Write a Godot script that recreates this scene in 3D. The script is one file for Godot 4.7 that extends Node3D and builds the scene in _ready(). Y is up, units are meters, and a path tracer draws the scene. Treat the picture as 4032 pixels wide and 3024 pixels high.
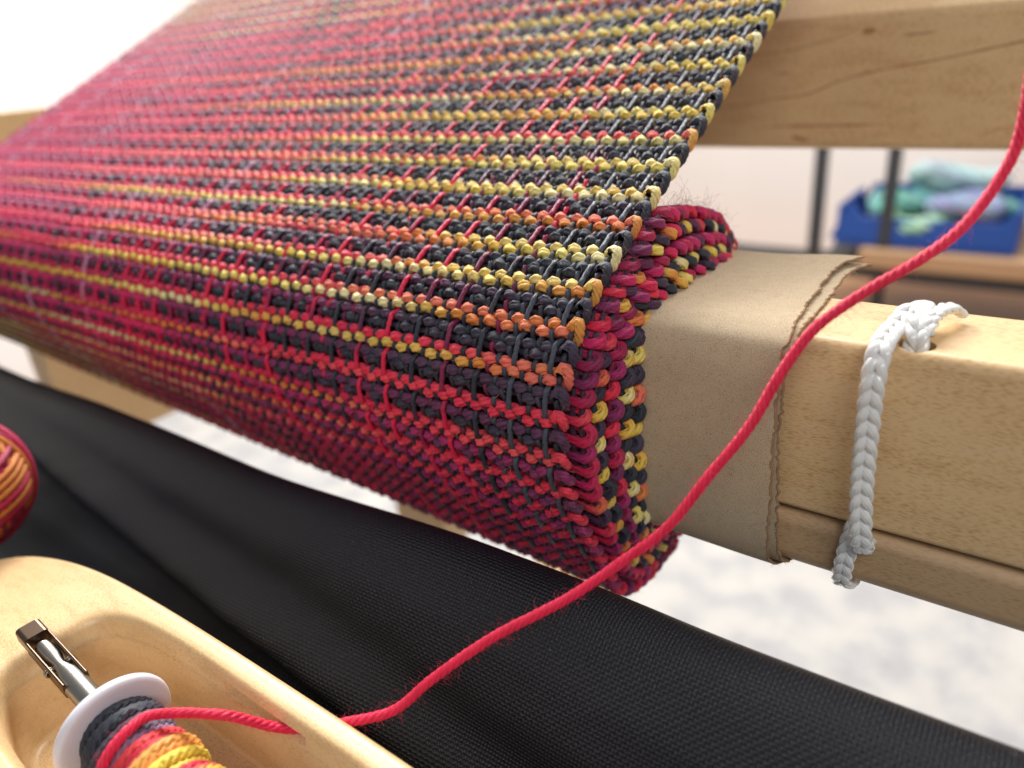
extends Node3D
# A roll of handwoven cloth on the cloth beam of a floor loom, seen close up, with a boat shuttle in front of it.
# Metres. x runs along the beam to the right, y is up, z runs from the loom towards the weaver.

const EYE := Vector3(0.0, 0.85, 0.0)      # where the camera stands; points below are written from there
const EDGE := -0.1                         # right selvedge of the cloth
const WARPS := 162
const SETT := 0.0031
const BEAT := 0.0037

var rng := RandomNumberGenerator.new()
var noise := FastNoiseLite.new()
var used := {}
var wood: StandardMaterial3D
var yarn_mat: StandardMaterial3D
var warp_mat: StandardMaterial3D
var fuzz_mat: StandardMaterial3D


# ---------------------------------------------------------------- shapes
class Shape:
	var v := PackedVector3Array()
	var n := PackedVector3Array()
	var uv := PackedVector2Array()
	var c := PackedColorArray()
	var ix := PackedInt32Array()

	func tube(p: PackedVector3Array, r: PackedFloat32Array, col: PackedColorArray, sides: int, refs := PackedVector3Array(), flat := 1.0, tile := 0.009, shut := false, plies := 0, lay := 0.009) -> void:
		var cs := PackedFloat32Array()
		var sn := PackedFloat32Array()
		for k in sides + 1:
			cs.append(cos(TAU * k / sides))
			sn.append(sin(TAU * k / sides))
		var m := p.size()
		var nn := Vector3.UP
		var run := 0.0
		var first := v.size()
		var one := col.size() == 1
		var oner := r.size() == 1
		for k in m:
			var a := p[k - 1] if k > 0 else (p[m - 2] if shut else p[0])
			var b := p[k + 1] if k < m - 1 else (p[1] if shut else p[m - 1])
			var t := (b - a).normalized()
			if refs.size():
				nn = refs[k] if refs.size() > 1 else refs[0]
			elif k == 0:
				nn = Vector3.UP if absf(t.y) < 0.9 else Vector3.RIGHT
			nn = (nn - t * nn.dot(t)).normalized()
			var bb := t.cross(nn)
			if k > 0:
				run += p[k].distance_to(p[k - 1])
			var rr := r[0] if oner else r[k]
			var cc := col[0] if one else col[k]
			var twist := TAU * run / lay
			for s in sides + 1:
				if plies:
					var g := plies * 0.5 * (TAU * s / sides - twist)
					var f := cos(g)
					var swell := 0.68 + 0.32 * absf(f)
					var lean := 0.32 * plies * 0.5 * sin(g) * signf(f) / swell
					var d := nn * (cs[s] * flat) + bb * sn[s]
					v.append(p[k] + d * rr * swell)
					n.append((nn * (cs[s] / flat - sn[s] * lean) + bb * (sn[s] + cs[s] * lean)).normalized())
				else:
					v.append(p[k] + (nn * (cs[s] * flat) + bb * sn[s]) * rr)
					n.append((nn * (cs[s] / flat) + bb * sn[s]).normalized())
				uv.append(Vector2(float(s) / sides, run / tile))
				c.append(cc)
		var w := sides + 1
		for k in m - 1:
			for s in sides:
				var q := first + k * w + s
				ix.append_array([q, q + w, q + 1, q + 1, q + w, q + w + 1])
		if not shut:
			for e in 2:
				var k := 0 if e == 0 else m - 1
				var t := (p[1] - p[0]).normalized() if e else (p[1] - p[0]).normalized()
				if e == 1:
					t = (p[m - 1] - p[m - 2]).normalized()
				var q := v.size()
				v.append(p[k])
				n.append(t * (1.0 if e else -1.0))
				uv.append(Vector2.ZERO)
				c.append(col[0] if one else col[k])
				for s in sides:
					var o := first + k * w + s
					ix.append_array([q, o, o + 1] if e == 0 else [q, o + 1, o])

	# a sheet of rows x columns points, normals from its own shape
	func sheet(p: PackedVector3Array, cols: int, uvs: PackedVector2Array, color := Color.WHITE, flip := false, holes := []) -> void:
		var rows := p.size() / cols
		var first := v.size()
		for k in rows:
			for j in cols:
				var q := k * cols + j
				var dx := p[k * cols + mini(j + 1, cols - 1)] - p[k * cols + maxi(j - 1, 0)]
				var dy := p[mini(k + 1, rows - 1) * cols + j] - p[maxi(k - 1, 0) * cols + j]
				var nm := dx.cross(dy).normalized()
				v.append(p[q])
				n.append(-nm if flip else nm)
				uv.append(uvs[q] if uvs.size() else Vector2(j, k))
				c.append(color)
		for k in rows - 1:
			for j in cols - 1:
				if holes.size() and [k, j] in holes:
					continue
				var q := first + k * cols + j
				ix.append_array([q, q + 1, q + cols, q + 1, q + cols + 1, q + cols] if flip else [q, q + cols, q + 1, q + 1, q + cols, q + cols + 1])

	# outline (counted round once, not repeated) swept straight along t.basis.z
	func prism(o: PackedVector2Array, t: Transform3D, length: float, color := Color.WHITE) -> void:
		var m := o.size()
		var first := v.size()
		var begin := ix.size()
		var turn := 0.0
		for k in m:
			turn += o[k].cross(o[(k + 1) % m])
		var sgn := 1.0 if turn > 0.0 else -1.0
		var run := 0.0
		for k in m + 1:
			var a := o[(k - 1 + m) % m]
			var b := o[(k + 1) % m]
			var here := o[k % m]
			var e1 := (here - a).normalized()
			var e2 := (b - here).normalized()
			# a long flat keeps its own direction where it meets a short arc step
			var l1 := here.distance_to(a)
			var l2 := here.distance_to(b)
			var e3 := e1 if l1 > 4.0 * l2 else (e2 if l2 > 4.0 * l1 else e1 + e2)
			var nm := Vector2(e3.y, -e3.x).normalized() * sgn
			if k > 0:
				run += here.distance_to(o[k - 1])
			for e in 2:
				v.append(t * Vector3(here.x, here.y, length * e))
				n.append((t.basis * Vector3(nm.x, nm.y, 0)).normalized())
				uv.append(Vector2(length * e, run))
				c.append(color)
		for k in m:
			var q := first + k * 2
			ix.append_array([q, q + 1, q + 2, q + 1, q + 3, q + 2])
		var tri := Geometry2D.triangulate_polygon(o)
		for e in 2:
			var q := v.size()
			for k in m:
				v.append(t * Vector3(o[k].x, o[k].y, length * e))
				n.append((t.basis * Vector3(0, 0, -1.0 if e == 0 else 1.0)).normalized())
				uv.append(o[k])
				c.append(color)
			for k in tri:
				ix.append(q + k)
		# wind every triangle clockwise as seen from outside
		for k in range(begin, ix.size(), 3):
			var g := (v[ix[k + 1]] - v[ix[k]]).cross(v[ix[k + 2]] - v[ix[k]])
			if g.dot(n[ix[k]] + n[ix[k + 1]] + n[ix[k + 2]]) > 0.0:
				var keep := ix[k + 1]
				ix[k + 1] = ix[k + 2]
				ix[k + 2] = keep

	func mesh(from: Vector3) -> ArrayMesh:
		for k in v.size():
			v[k] -= from
		var a := []
		a.resize(Mesh.ARRAY_MAX)
		a[Mesh.ARRAY_VERTEX] = v
		a[Mesh.ARRAY_NORMAL] = n
		a[Mesh.ARRAY_TEX_UV] = uv
		a[Mesh.ARRAY_COLOR] = c
		a[Mesh.ARRAY_INDEX] = ix
		var m := ArrayMesh.new()
		m.add_surface_from_arrays(Mesh.PRIMITIVE_TRIANGLES, a)
		return m


func rounded(x0: float, x1: float, y0: float, y1: float, r: Array, steps := 5) -> PackedVector2Array:
	var o := PackedVector2Array()
	var mid := [Vector2(x1 - r[0], y1 - r[0]), Vector2(x0 + r[1], y1 - r[1]), Vector2(x0 + r[2], y0 + r[2]), Vector2(x1 - r[3], y0 + r[3])]
	for k in 4:
		for s in steps + 1:
			var a: float = PI / 2 * (k + float(s) / steps)
			o.append(mid[k] + Vector2(cos(a), sin(a)) * r[k])
	return o


func along_x(x: float) -> Transform3D:   # outline (z, y) swept towards +x
	return Transform3D(Basis(Vector3(0, 0, 1), Vector3(0, 1, 0), Vector3(1, 0, 0)), Vector3(x, 0, 0))


func along_y(y: float) -> Transform3D:   # outline (x, z) swept up
	return Transform3D(Basis(Vector3(1, 0, 0), Vector3(0, 0, 1), Vector3(0, 1, 0)), Vector3(0, y, 0))


func spline(p: Array, step: float) -> PackedVector3Array:
	var o := PackedVector3Array()
	for k in p.size() - 1:
		var a: Vector3 = p[maxi(k - 1, 0)]
		var b: Vector3 = p[k]
		var c: Vector3 = p[k + 1]
		var d: Vector3 = p[mini(k + 2, p.size() - 1)]
		var ab := sqrt(maxf(a.distance_to(b), 1e-5))
		var bc := sqrt(maxf(b.distance_to(c), 1e-5))
		var cd := sqrt(maxf(c.distance_to(d), 1e-5))
		var m1 := (c - b) if k == 0 else ((b - a) / ab - (c - a) / (ab + bc) + (c - b) / bc) * bc
		var m2 := (c - b) if k == p.size() - 2 else ((c - b) / bc - (d - b) / (bc + cd) + (d - c) / cd) * bc
		var count := maxi(2, int(ceil(b.distance_to(c) / step)))
		for s in count:
			var u := float(s) / count
			o.append(b * (2 * u * u * u - 3 * u * u + 1) + m1 * (u * u * u - 2 * u * u + u) + c * (3 * u * u - 2 * u * u * u) + m2 * (u * u * u - u * u))
	o.append(p[p.size() - 1])
	return o


# ---------------------------------------------------------------- naming
func numbered(called: String) -> String:
	used[called] = used.get(called, -1) + 1
	return called if used[called] == 0 else "%s_%03d" % [called, used[called]]


func thing(called: String, label: String, category: String, base: Vector3, group := "") -> Node3D:
	var o := Node3D.new()
	o.name = numbered(called)
	o.position = base + EYE
	add_child(o)
	o.set_meta("label", label)
	o.set_meta("category", category)
	if group:
		o.set_meta("group", group)
	return o


func part(called: String, st: Shape, m: Material, owner_: Node3D, kind := "") -> MeshInstance3D:
	var o := MeshInstance3D.new()
	o.name = called
	o.mesh = st.mesh(owner_.get_meta("base") if owner_.has_meta("base") else owner_.position - EYE)
	o.material_override = m
	owner_.add_child(o, true)
	o.set_meta("base", owner_.get_meta("base") if owner_.has_meta("base") else owner_.position - EYE)
	if kind:
		o.set_meta("kind", kind)
	return o


func single(called: String, st: Shape, m: Material, label: String, category: String, base: Vector3, group := "") -> MeshInstance3D:
	var o := MeshInstance3D.new()
	o.name = numbered(called)
	o.mesh = st.mesh(base)
	o.material_override = m
	o.position = base + EYE
	add_child(o)
	if category:
		o.set_meta("label", label)
		o.set_meta("category", category)
	else:
		o.set_meta("kind", "structure")
	if group:
		o.set_meta("group", group)
	return o


# ---------------------------------------------------------------- textures and materials
func noise_bytes(size: int, freq: float, seed_: int, octaves := 3) -> PackedByteArray:
	var f := FastNoiseLite.new()
	f.seed = seed_
	f.frequency = freq
	f.fractal_octaves = octaves
	f.noise_type = FastNoiseLite.TYPE_SIMPLEX_SMOOTH
	var im := f.get_seamless_image(size, size)
	im.convert(Image.FORMAT_L8)
	return im.get_data()


func ramp_texture(size: int, val: Callable, colors: Array) -> ImageTexture:
	var lut := PackedByteArray()
	var g := Gradient.new()
	g.offsets = PackedFloat32Array(colors.map(func(e): return e[0]))
	g.colors = PackedColorArray(colors.map(func(e): return e[1]))
	for k in 256:
		var cc := g.sample(k / 255.0)
		lut.append_array([int(cc.r * 255), int(cc.g * 255), int(cc.b * 255)])
	var out := PackedByteArray()
	out.resize(size * size * 3)
	for k in size * size:
		var t: int = val.call(k) * 3
		out[k * 3] = lut[t]
		out[k * 3 + 1] = lut[t + 1]
		out[k * 3 + 2] = lut[t + 2]
	var im := Image.create_from_data(size, size, false, Image.FORMAT_RGB8, out)
	return ImageTexture.create_from_image(im)


func grey_texture(w: int, h: int, data: PackedByteArray) -> ImageTexture:
	return ImageTexture.create_from_image(Image.create_from_data(w, h, false, Image.FORMAT_L8, data))


func plain(col: Color, rough := 0.6, metal := 0.0) -> StandardMaterial3D:
	var m := StandardMaterial3D.new()
	m.albedo_color = col
	m.roughness = rough
	m.metallic = metal
	return m


func wood_material(light: Color, dark: Color, rough: float, sc: Vector3, seed_: int) -> StandardMaterial3D:
	var broad := noise_bytes(512, 0.006, seed_, 3)
	var bands := noise_bytes(512, 0.02, seed_ + 1, 3)
	var fleck := noise_bytes(512, 0.15, seed_ + 2, 2)
	var pick := func(k: int) -> int:
		var f := clampi((fleck[k] - 128) * 2 + 128, 0, 255)
		var d := maxi(0, f - 165) * 0.8
		return clampi(int(broad[k] * 0.36 + bands[k] * 0.3 + f * 0.22 + d * 1.1), 0, 255)
	var m := StandardMaterial3D.new()
	m.albedo_texture = ramp_texture(512, pick, [[0.0, light.lightened(0.08)], [0.45, light], [0.72, light.lerp(dark, 0.45)], [1.0, dark]])
	m.roughness = rough
	m.uv1_triplanar = true
	m.uv1_scale = sc
	m.heightmap_enabled = true
	m.heightmap_texture = grey_texture(512, 512, fleck)
	m.heightmap_scale = 0.004
	return m


func make_materials() -> void:
	wood = wood_material(Color8(225, 192, 143), Color8(190, 150, 102), 0.42, Vector3(5, 25, 25), 11)
	# fine fibres lying aslant along the strand; the plies themselves are shaped
	var fib := noise_bytes(128, 0.07, 5, 3)
	var h := PackedByteArray()
	h.resize(128 * 128)
	for y in 128:
		for x in 128:
			h[y * 128 + x] = fib[((y / 5 + x) & 127) * 128 + ((x * 3 + y) & 127)]
	var ply := grey_texture(128, 128, h)
	yarn_mat = StandardMaterial3D.new()
	yarn_mat.vertex_color_use_as_albedo = true
	yarn_mat.roughness = 0.6
	yarn_mat.rim_enabled = true
	yarn_mat.rim = 0.12
	yarn_mat.heightmap_enabled = true
	yarn_mat.heightmap_texture = ply
	yarn_mat.heightmap_scale = 0.02
	warp_mat = yarn_mat.duplicate()
	warp_mat.heightmap_scale = 0.012
	warp_mat.roughness = 0.5
	fuzz_mat = StandardMaterial3D.new()
	fuzz_mat.vertex_color_use_as_albedo = true
	fuzz_mat.roughness = 0.7


func lin(r: int, g: int, b: int) -> Color:
	return Color8(r, g, b).srgb_to_linear()


# ---------------------------------------------------------------- the cloth
var prof_y := PackedFloat32Array()
var prof_z := PackedFloat32Array()
var prof_s := 0.0005
var dye_at := PackedFloat32Array()
var dye: Array


func make_profile(p: Array) -> Array:   # [(z, y) list] -> evenly spaced arrays of y, z
	var q := []
	for e in p:
		q.append(Vector3(0, e[0], e[1]))
	var fine := spline(q, 0.0004)
	var ys := PackedFloat32Array()
	var zs := PackedFloat32Array()
	var left := 0.0
	for k in fine.size() - 1:
		var d := fine[k].distance_to(fine[k + 1])
		while left < d:
			var c := fine[k].lerp(fine[k + 1], left / d)
			ys.append(c.y)
			zs.append(c.z)
			left += prof_s
		left -= d
	return [ys, zs]


func dyed(phase: float) -> Color:
	var t := fposmod(phase, 1.0)
	for k in dye.size() - 1:
		if t <= dye[k + 1][0]:
			var a: Color = dye[k][1]
			return a.lerp(dye[k + 1][1], (t - dye[k][0]) / (dye[k + 1][0] - dye[k][0]))
	return dye[0][1]


# A point of the cloth: s along the warp, h above its mid-surface.
func on_cloth(x: float, s: float, h: float) -> Vector3:
	var f := clampf(s / prof_s, 1.0, prof_y.size() - 3.0)
	var k := int(f)
	var u := f - k
	var y := lerpf(prof_y[k], prof_y[k + 1], u)
	var z := lerpf(prof_z[k], prof_z[k + 1], u)
	var ty := prof_y[k + 1] - prof_y[k - 1]
	var tz := prof_z[k + 1] - prof_z[k - 1]
	var l := sqrt(ty * ty + tz * tz)
	var lift := (EDGE - x) * 0.031 * smoothstep(-0.09, -0.165, y)
	return Vector3(x, y + lift + h * tz / l, z - h * ty / l)


func cloth_up(s: float) -> Vector3:
	var k := clampi(int(s / prof_s), 1, prof_y.size() - 3)
	return Vector3(0, prof_z[k + 1] - prof_z[k - 1], prof_y[k - 1] - prof_y[k + 1]).normalized()


func weft_over(pick: int, warp: int) -> bool:
	var q := pick % 4
	if warp % 2 == 0:
		return q == 0 or q == 2
	return q == 1 or (q == 3 and warp % 4 == 3)


func drift(u: float) -> float:   # how far the dye has wandered, by distance along the cloth (0 = breast beam, 1 = under the roll)
	var at := [[0.0, 0.32], [0.20, 0.29], [0.26, 0.23], [0.33, 0.09], [0.40, 0.0], [0.46, -0.02], [0.60, -0.035], [0.645, -0.07], [0.70, -0.13], [0.74, -0.20], [0.82, -0.235], [0.9, -0.245], [1.0, -0.26]]
	for k in at.size() - 1:
		if u <= at[k + 1][0]:
			return lerpf(at[k][1], at[k + 1][1], (u - at[k][0]) / (at[k + 1][0] - at[k][0]))
	return -0.26


func make_cloth() -> void:
	dye = [
		[0.0, lin(236, 220, 124)], [0.03, lin(232, 202, 84)], [0.055, lin(228, 168, 70)], [0.08, lin(228, 116, 72)], [0.105, lin(224, 70, 84)],
		[0.14, lin(222, 36, 84)], [0.19, lin(204, 32, 96)], [0.24, lin(172, 36, 100)], [0.29, lin(126, 38, 90)], [0.34, lin(92, 44, 80)], [0.40, lin(66, 54, 76)], [0.45, lin(46, 52, 64)],
		[0.50, lin(36, 42, 54)], [0.55, lin(44, 46, 60)], [0.59, lin(70, 44, 74)], [0.63, lin(104, 36, 78)], [0.68, lin(162, 28, 80)], [0.74, lin(206, 32, 78)], [0.80, lin(228, 40, 74)],
		[0.86, lin(232, 66, 84)], [0.90, lin(234, 118, 96)], [0.925, lin(224, 128, 52)], [0.955, lin(228, 194, 92)], [0.98, lin(244, 232, 176)], [1.0, lin(236, 220, 124)],
	]
	var got := make_profile([[0.072, -0.53], [0.0715, -0.47], [0.0655, -0.433], [0.0380, -0.3757], [0.0066, -0.311], [-0.0245, -0.247], [-0.0500, -0.1945], [-0.0572, -0.1798], [-0.0648, -0.1668], [-0.0764, -0.1553], [-0.0903, -0.149], [-0.1075, -0.1483], [-0.1305, -0.1553], [-0.1560, -0.1685], [-0.1735, -0.1785], [-0.181, -0.195], [-0.182, -0.215], [-0.174, -0.24], [-0.15, -0.258]])
	prof_y = got[0]
	prof_z = got[1]
	var total := prof_y.size() * prof_s
	var cloth := thing("woven_cloth", "red, yellow and charcoal handwoven cloth wound in layers round the beam", "woven cloth", Vector3(-0.35, -0.11, -0.2))
	var s0 := 0.055
	var wide := WARPS * SETT
	# where each pick lies
	var row := PackedFloat32Array()
	var reach := s0
	while reach < total - 0.04:
		row.append(reach + (0.00035 if row.size() % 2 == 0 else -0.00035) + rng.randf_range(-0.00025, 0.00025))
		reach += lerpf(BEAT, 0.00308, smoothstep(0.52, 0.68, reach / total))   # wound tighter on the roll
	var picks := row.size() / 4 * 4
	var col_x := PackedFloat32Array()
	for j in WARPS:
		col_x.append(EDGE - 0.0012 - j * SETT + rng.randf_range(-0.0003, 0.0003))
	# weft: one length of yarn for each pair of picks, turned round the edge warp on the right
	for pair in picks / 2:
		var st := Shape.new()
		var p := PackedVector3Array()
		var r := PackedFloat32Array()
		var c := PackedColorArray()
		var up := PackedVector3Array()
		var i := pair * 2
		var u := row[i] / total
		var off := drift(u) + rng.randf_range(-0.035, 0.035)
		var own := [rng.randf_range(-0.045, 0.02), rng.randf_range(-0.02, 0.03)]
		var fat := rng.randf_range(0.94, 1.08)
		for leg in 2:
			var pick := i + leg
			var fine := 4
			for a in WARPS:
				var j := WARPS - 1 - a if leg == 0 else a
				var nxt := clampi(j - 1 if leg == 0 else j + 1, 0, WARPS - 1)
				var h0 := 1.0 if weft_over(pick, j) else -1.0
				var h1 := 1.0 if weft_over(pick, nxt) else -1.0
				if nxt == j:
					h1 = h0
				var slide0 := 0.0
				if pick % 4 == 1 and j % 2 == 1:
					slide0 = -0.0006 if j % 4 == 1 else 0.0003
				var slide1 := 0.0
				if pick % 4 == 1 and nxt % 2 == 1:
					slide1 = -0.0006 if nxt % 4 == 1 else 0.0003
				var steps := fine if j < 110 else 3
				var wob := rng.randf_range(-0.00022, 0.00022)
				for k in steps:
					var f := float(k) / steps
					var e := f * f * (3 - 2 * f)
					var hh := lerpf(h0, h1, e)
					var x := lerpf(col_x[j], col_x[nxt], f)
					var s := row[pick] + lerpf(slide0, slide1, f) + wob * sin(f * PI) + 0.0007 * noise.get_noise_2d(x * 420.0, pick * 2.1) + 0.0005 * noise.get_noise_2d(x * 900.0, pick * 19.0)
					p.append(on_cloth(x, s, hh * 0.00148 - 0.0001))
					r.append((0.00134 + 0.00036 * hh) * fat)
					up.append(cloth_up(s))
					var trip := (EDGE - x) / (4.0 * wide)
					var ph: float = (-trip if leg == 0 else trip) + 0.5 * (pair % 2) + off + own[leg] * (1.0 - exp(-trip * 40.0))
					var q := noise.get_noise_2d(x * 900.0 + pick * 57.0, pick * 13.0)
					var cc := dyed(ph + 0.075 * noise.get_noise_2d(x * 330.0, pick * 31.0))
					c.append(cc * (1.0 + 0.22 * q))
			if leg == 0:   # the turn at the right selvedge
				var swap := 1.0 if weft_over(i, 0) else -1.0
				var far := rng.randf_range(0.0014, 0.0021)
				for k in 11:
					var g := float(k) / 10
					var s := lerpf(row[i], row[i + 1], g) - 0.0013 * cos(g * PI)
					var x := col_x[0] + 0.0007 + far * pow(sin(g * PI), 0.7)
					p.append(on_cloth(x, s, swap * 0.0013 * cos(g * PI) + 0.0008 * sin(g * PI)))
					r.append(0.00155 * fat)
					up.append((cloth_up(s) * cos(g * PI) * swap + Vector3(0.9 * sin(g * PI), 0, 0)).normalized())
					c.append(dyed(0.5 * (pair % 2) + off) * (1.0 + 0.1 * sin(k * 2.1 + pair)))
		# plies are shaped where the camera is near enough to see them
		var close := 46
		var head := 4 * 110 + 3 * (WARPS - 110) - 4 * close
		var tail := p.size() - head
		st.tube(p.slice(0, head + 1), r.slice(0, head + 1), c.slice(0, head + 1), 6, up.slice(0, head + 1), 0.86, 0.008)
		st.tube(p.slice(head, tail + 1), r.slice(head, tail + 1), c.slice(head, tail + 1), 14, up.slice(head, tail + 1), 0.9, 0.008, false, 4, -0.0105)
		st.tube(p.slice(tail), r.slice(tail), c.slice(tail), 6, up.slice(tail), 0.86, 0.008)
		part("weft_yarn", st, yarn_mat, cloth)
	# warp
	var charcoal := lin(42, 46, 58)
	var slate := lin(68, 74, 88)
	var plum := lin(84, 34, 66)
	var wine := lin(146, 20, 72)
	var red := lin(222, 22, 74)
	var lilac := lin(206, 160, 190)
	for j in WARPS:
		var st := Shape.new()
		var p := PackedVector3Array()
		var r := PackedFloat32Array()
		var c := PackedColorArray()
		var up := PackedVector3Array()
		var lone := j % 4 == 1
		var away := float(j) / WARPS
		var own := rng.randf()
		var thin := 0.00090 if lone else 0.00086
		for i in picks - 1:
			var h0 := -1.0 if weft_over(i, j) else 1.0
			var h1 := -1.0 if weft_over(i + 1, j) else 1.0
			if lone and h0 > 0.0:
				h0 = 1.45
			if lone and h1 > 0.0:
				h1 = 1.45
			for k in 3:
				var f := float(k) / 3
				var e := f * f * (3 - 2 * f)
				var s := lerpf(row[i], row[i + 1], f)
				p.append(on_cloth(col_x[j] + 0.0002 * noise.get_noise_2d(j * 40.0, s * 9000.0), s, lerpf(h0, h1, e) * 0.00118))
				r.append(thin)
				up.append(cloth_up(s))
				var w := noise.get_noise_2d(j * 71.0, s * 420.0 + own * 900.0)
				var t := w * 1.1 + away * 0.75 + (own - 0.5) * 0.5
				if lone and j > 12:
					t += 0.35
				elif j < 8:
					t = -1.0 + w
				elif not lone and j < 60:
					t -= 0.1 if j % 2 else 0.3
				var cc: Color
				if t < -0.6:
					cc = charcoal.lerp(slate, clampf(-t - 0.6 + (own - 0.3), 0.0, 1.0))
				elif t < 0.0:
					cc = charcoal
				elif t < 0.16:
					cc = charcoal.lerp(plum, t / 0.16)
				elif t < 0.36:
					cc = plum.lerp(wine, (t - 0.16) / 0.2)
				else:
					cc = wine.lerp(red.lerp(lin(196, 34, 100), smoothstep(0.35, 0.8, away)), clampf((t - 0.36) / 0.22, 0.0, 1.0))
				if lone and own > 0.88 and j > 30:
					cc = cc.lerp(lilac, clampf(w * 2.2 + 0.3, 0.0, 1.0) * 0.8)
				c.append(cc)
		if j < 40:
			st.tube(p, r, c, 10, up, 0.9, 0.006, false, 2, 0.0048)
		else:
			st.tube(p, r, c, 6 if j < 90 else 5, up, 0.9, 0.006)
		part("warp_thread", st, warp_mat, cloth)
	make_inner_layers(cloth)
	make_fuzz(cloth, row, col_x)


# the turns below the outer one: their selvedges stack up at the end of the roll
func make_inner_layers(cloth: Node3D) -> void:
	var mid := Vector2(-0.109, -0.208)   # y, z
	var outer := [[-0.0470, -0.2045], [-0.0510, -0.225], [-0.0580, -0.2440], [-0.0680, -0.2570], [-0.0780, -0.2630], [-0.1, -0.2650], [-0.14, -0.260], [-0.168, -0.242], [-0.1795, -0.215], [-0.1785, -0.195], [-0.1700, -0.1795], [-0.1530, -0.1700], [-0.1290, -0.1585], [-0.1075, -0.1517], [-0.0910, -0.1523], [-0.0782, -0.1580], [-0.0672, -0.1690], [-0.0595, -0.182], [-0.0505, -0.194]]
	var inner := [[-0.0715, -0.205], [-0.0717, -0.222], [-0.0725, -0.236], [-0.0760, -0.2465], [-0.0830, -0.2510], [-0.1, -0.2515], [-0.128, -0.248], [-0.143, -0.235], [-0.1462, -0.215], [-0.1462, -0.198], [-0.1445, -0.1835], [-0.1385, -0.1775], [-0.122, -0.1762], [-0.105, -0.1755], [-0.0910, -0.1760], [-0.0800, -0.1775], [-0.0740, -0.1815], [-0.0718, -0.188], [-0.0714, -0.196]]
	var turns := [[0.88, 0.0030, 0.21, 0.36], [0.68, 0.0042, 0.06, 0.3], [0.46, 0.0060, 0.22, 0.25], [0.26, 0.0070, -0.03, 0.25], [0.07, 0.0082, 0.08, 0.5]]
	for turn in turns.size():
		var f: float = turns[turn][0]
		var ring := []
		for k in outer.size():
			ring.append([lerpf(inner[k][0], outer[k][0], f), lerpf(inner[k][1], outer[k][1], f)])
		ring.append(ring[0])
		ring.append(ring[1])
		var got := make_profile(ring)
		var ys: PackedFloat32Array = got[0]
		var zs: PackedFloat32Array = got[1]
		var m := ys.size()
		var edge: float = EDGE + turns[turn][1]
		# the body of this turn
		var st := Shape.new()
		var p := PackedVector3Array()
		var step := 6
		for k in m / step:
			for x in [edge - 0.0025, edge - 0.2, edge - 0.5]:
				p.append(Vector3(x, ys[k * step] + (edge - x) * 0.031 * smoothstep(-0.09, -0.165, ys[k * step]), zs[k * step]))
		st.sheet(p, 3, PackedVector2Array(), lin(70, 22, 44))
		var body := part("rolled_turn", st, fuzz_mat, cloth)
		# the two edge warps that the loops turn round
		for w in 2:
			var wp := PackedVector3Array()
			var wc := PackedColorArray()
			for k in range(3, m - 3, 3):
				wp.append(Vector3(edge - 0.0004 - 0.0030 * w + 0.0003 * noise.get_noise_2d(k * 1.5, turn * 60.0), ys[k], zs[k]))
				wc.append([lin(62, 34, 56), lin(52, 56, 68), lin(120, 24, 60), lin(48, 52, 62), lin(60, 50, 60)][turn])
			var thread := Shape.new()
			thread.tube(wp, PackedFloat32Array([0.0011]), wc, 8, PackedVector3Array(), 1.0, 0.006, false, 2, 0.005)
			part("warp_thread", thread, warp_mat, body)
		var along := 0.0
		var idx := 0
		var stop := (m - 40) * prof_s
		while along < stop:
			var k0 := clampi(int(along / prof_s), 2, m - 24)
			var loop := Shape.new()
			var lp := PackedVector3Array()
			var lc := PackedColorArray()
			var lu := PackedVector3Array()
			var lr := PackedFloat32Array()
			var out := rng.randf_range(-0.0008, 0.0010)
			var ph: float = turns[turn][2] + 0.5 * (idx % 2) + rng.randf_range(-1, 1) * 0.25 * turns[turn][3] + 0.06 * sin(along * 40.0 + turn * 2.0)
			var gap := rng.randf_range(0.0032, 0.0042)
			var fat := rng.randf_range(0.00150, 0.00178)
			for k in 15:
				var g := clampf((k - 4) / 6.0, 0.0, 1.0)
				var back := maxf(0.0, absf(k - 7.0) - 3.0)
				var kk := clampi(k0 + int(gap * g / prof_s), 1, m - 2)
				var ty := ys[kk + 1] - ys[kk - 1]
				var tz := zs[kk + 1] - zs[kk - 1]
				var l := sqrt(ty * ty + tz * tz)
				var h := 0.0010 * cos(g * PI) * (1.0 - 0.2 * back) - 0.0004 * sin(g * PI)
				var x: float = edge + out + 0.0017 * pow(sin(g * PI), 0.7) - back * 0.0020
				var nrm := Vector3(0, tz / l, -ty / l)
				lp.append(Vector3(x, ys[kk], zs[kk]) + nrm * -h)
				lu.append((nrm * -cos(g * PI) + Vector3(0.9 * sin(g * PI), 0, 0)).normalized())
				lr.append(fat * (1.0 - 0.08 * back))
				lc.append(dyed(ph + 0.015 * sin(k * 0.7)))
			loop.tube(lp, lr, lc, 16, lu, 0.92, 0.008, false, 4, -0.0095)
			part("weft_loop", loop, yarn_mat, body)
			along += gap + rng.randf_range(0.0014, 0.0024)
			idx += 1


func hair(st: Shape, from: Vector3, out: Vector3, long: float, thick: float, col: Color) -> void:
	var p := PackedVector3Array()
	var d := out
	var at := from
	var bend := Vector3(rng.randfn(), rng.randfn(), rng.randfn()) * 0.35
	for k in 7:
		p.append(at)
		at += d * long / 6
		d = (d + bend * 0.5 + Vector3(rng.randfn(), rng.randfn(), rng.randfn()) * 0.22).normalized()
	st.tube(p, PackedFloat32Array([thick]), PackedColorArray([col]), 3)


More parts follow.
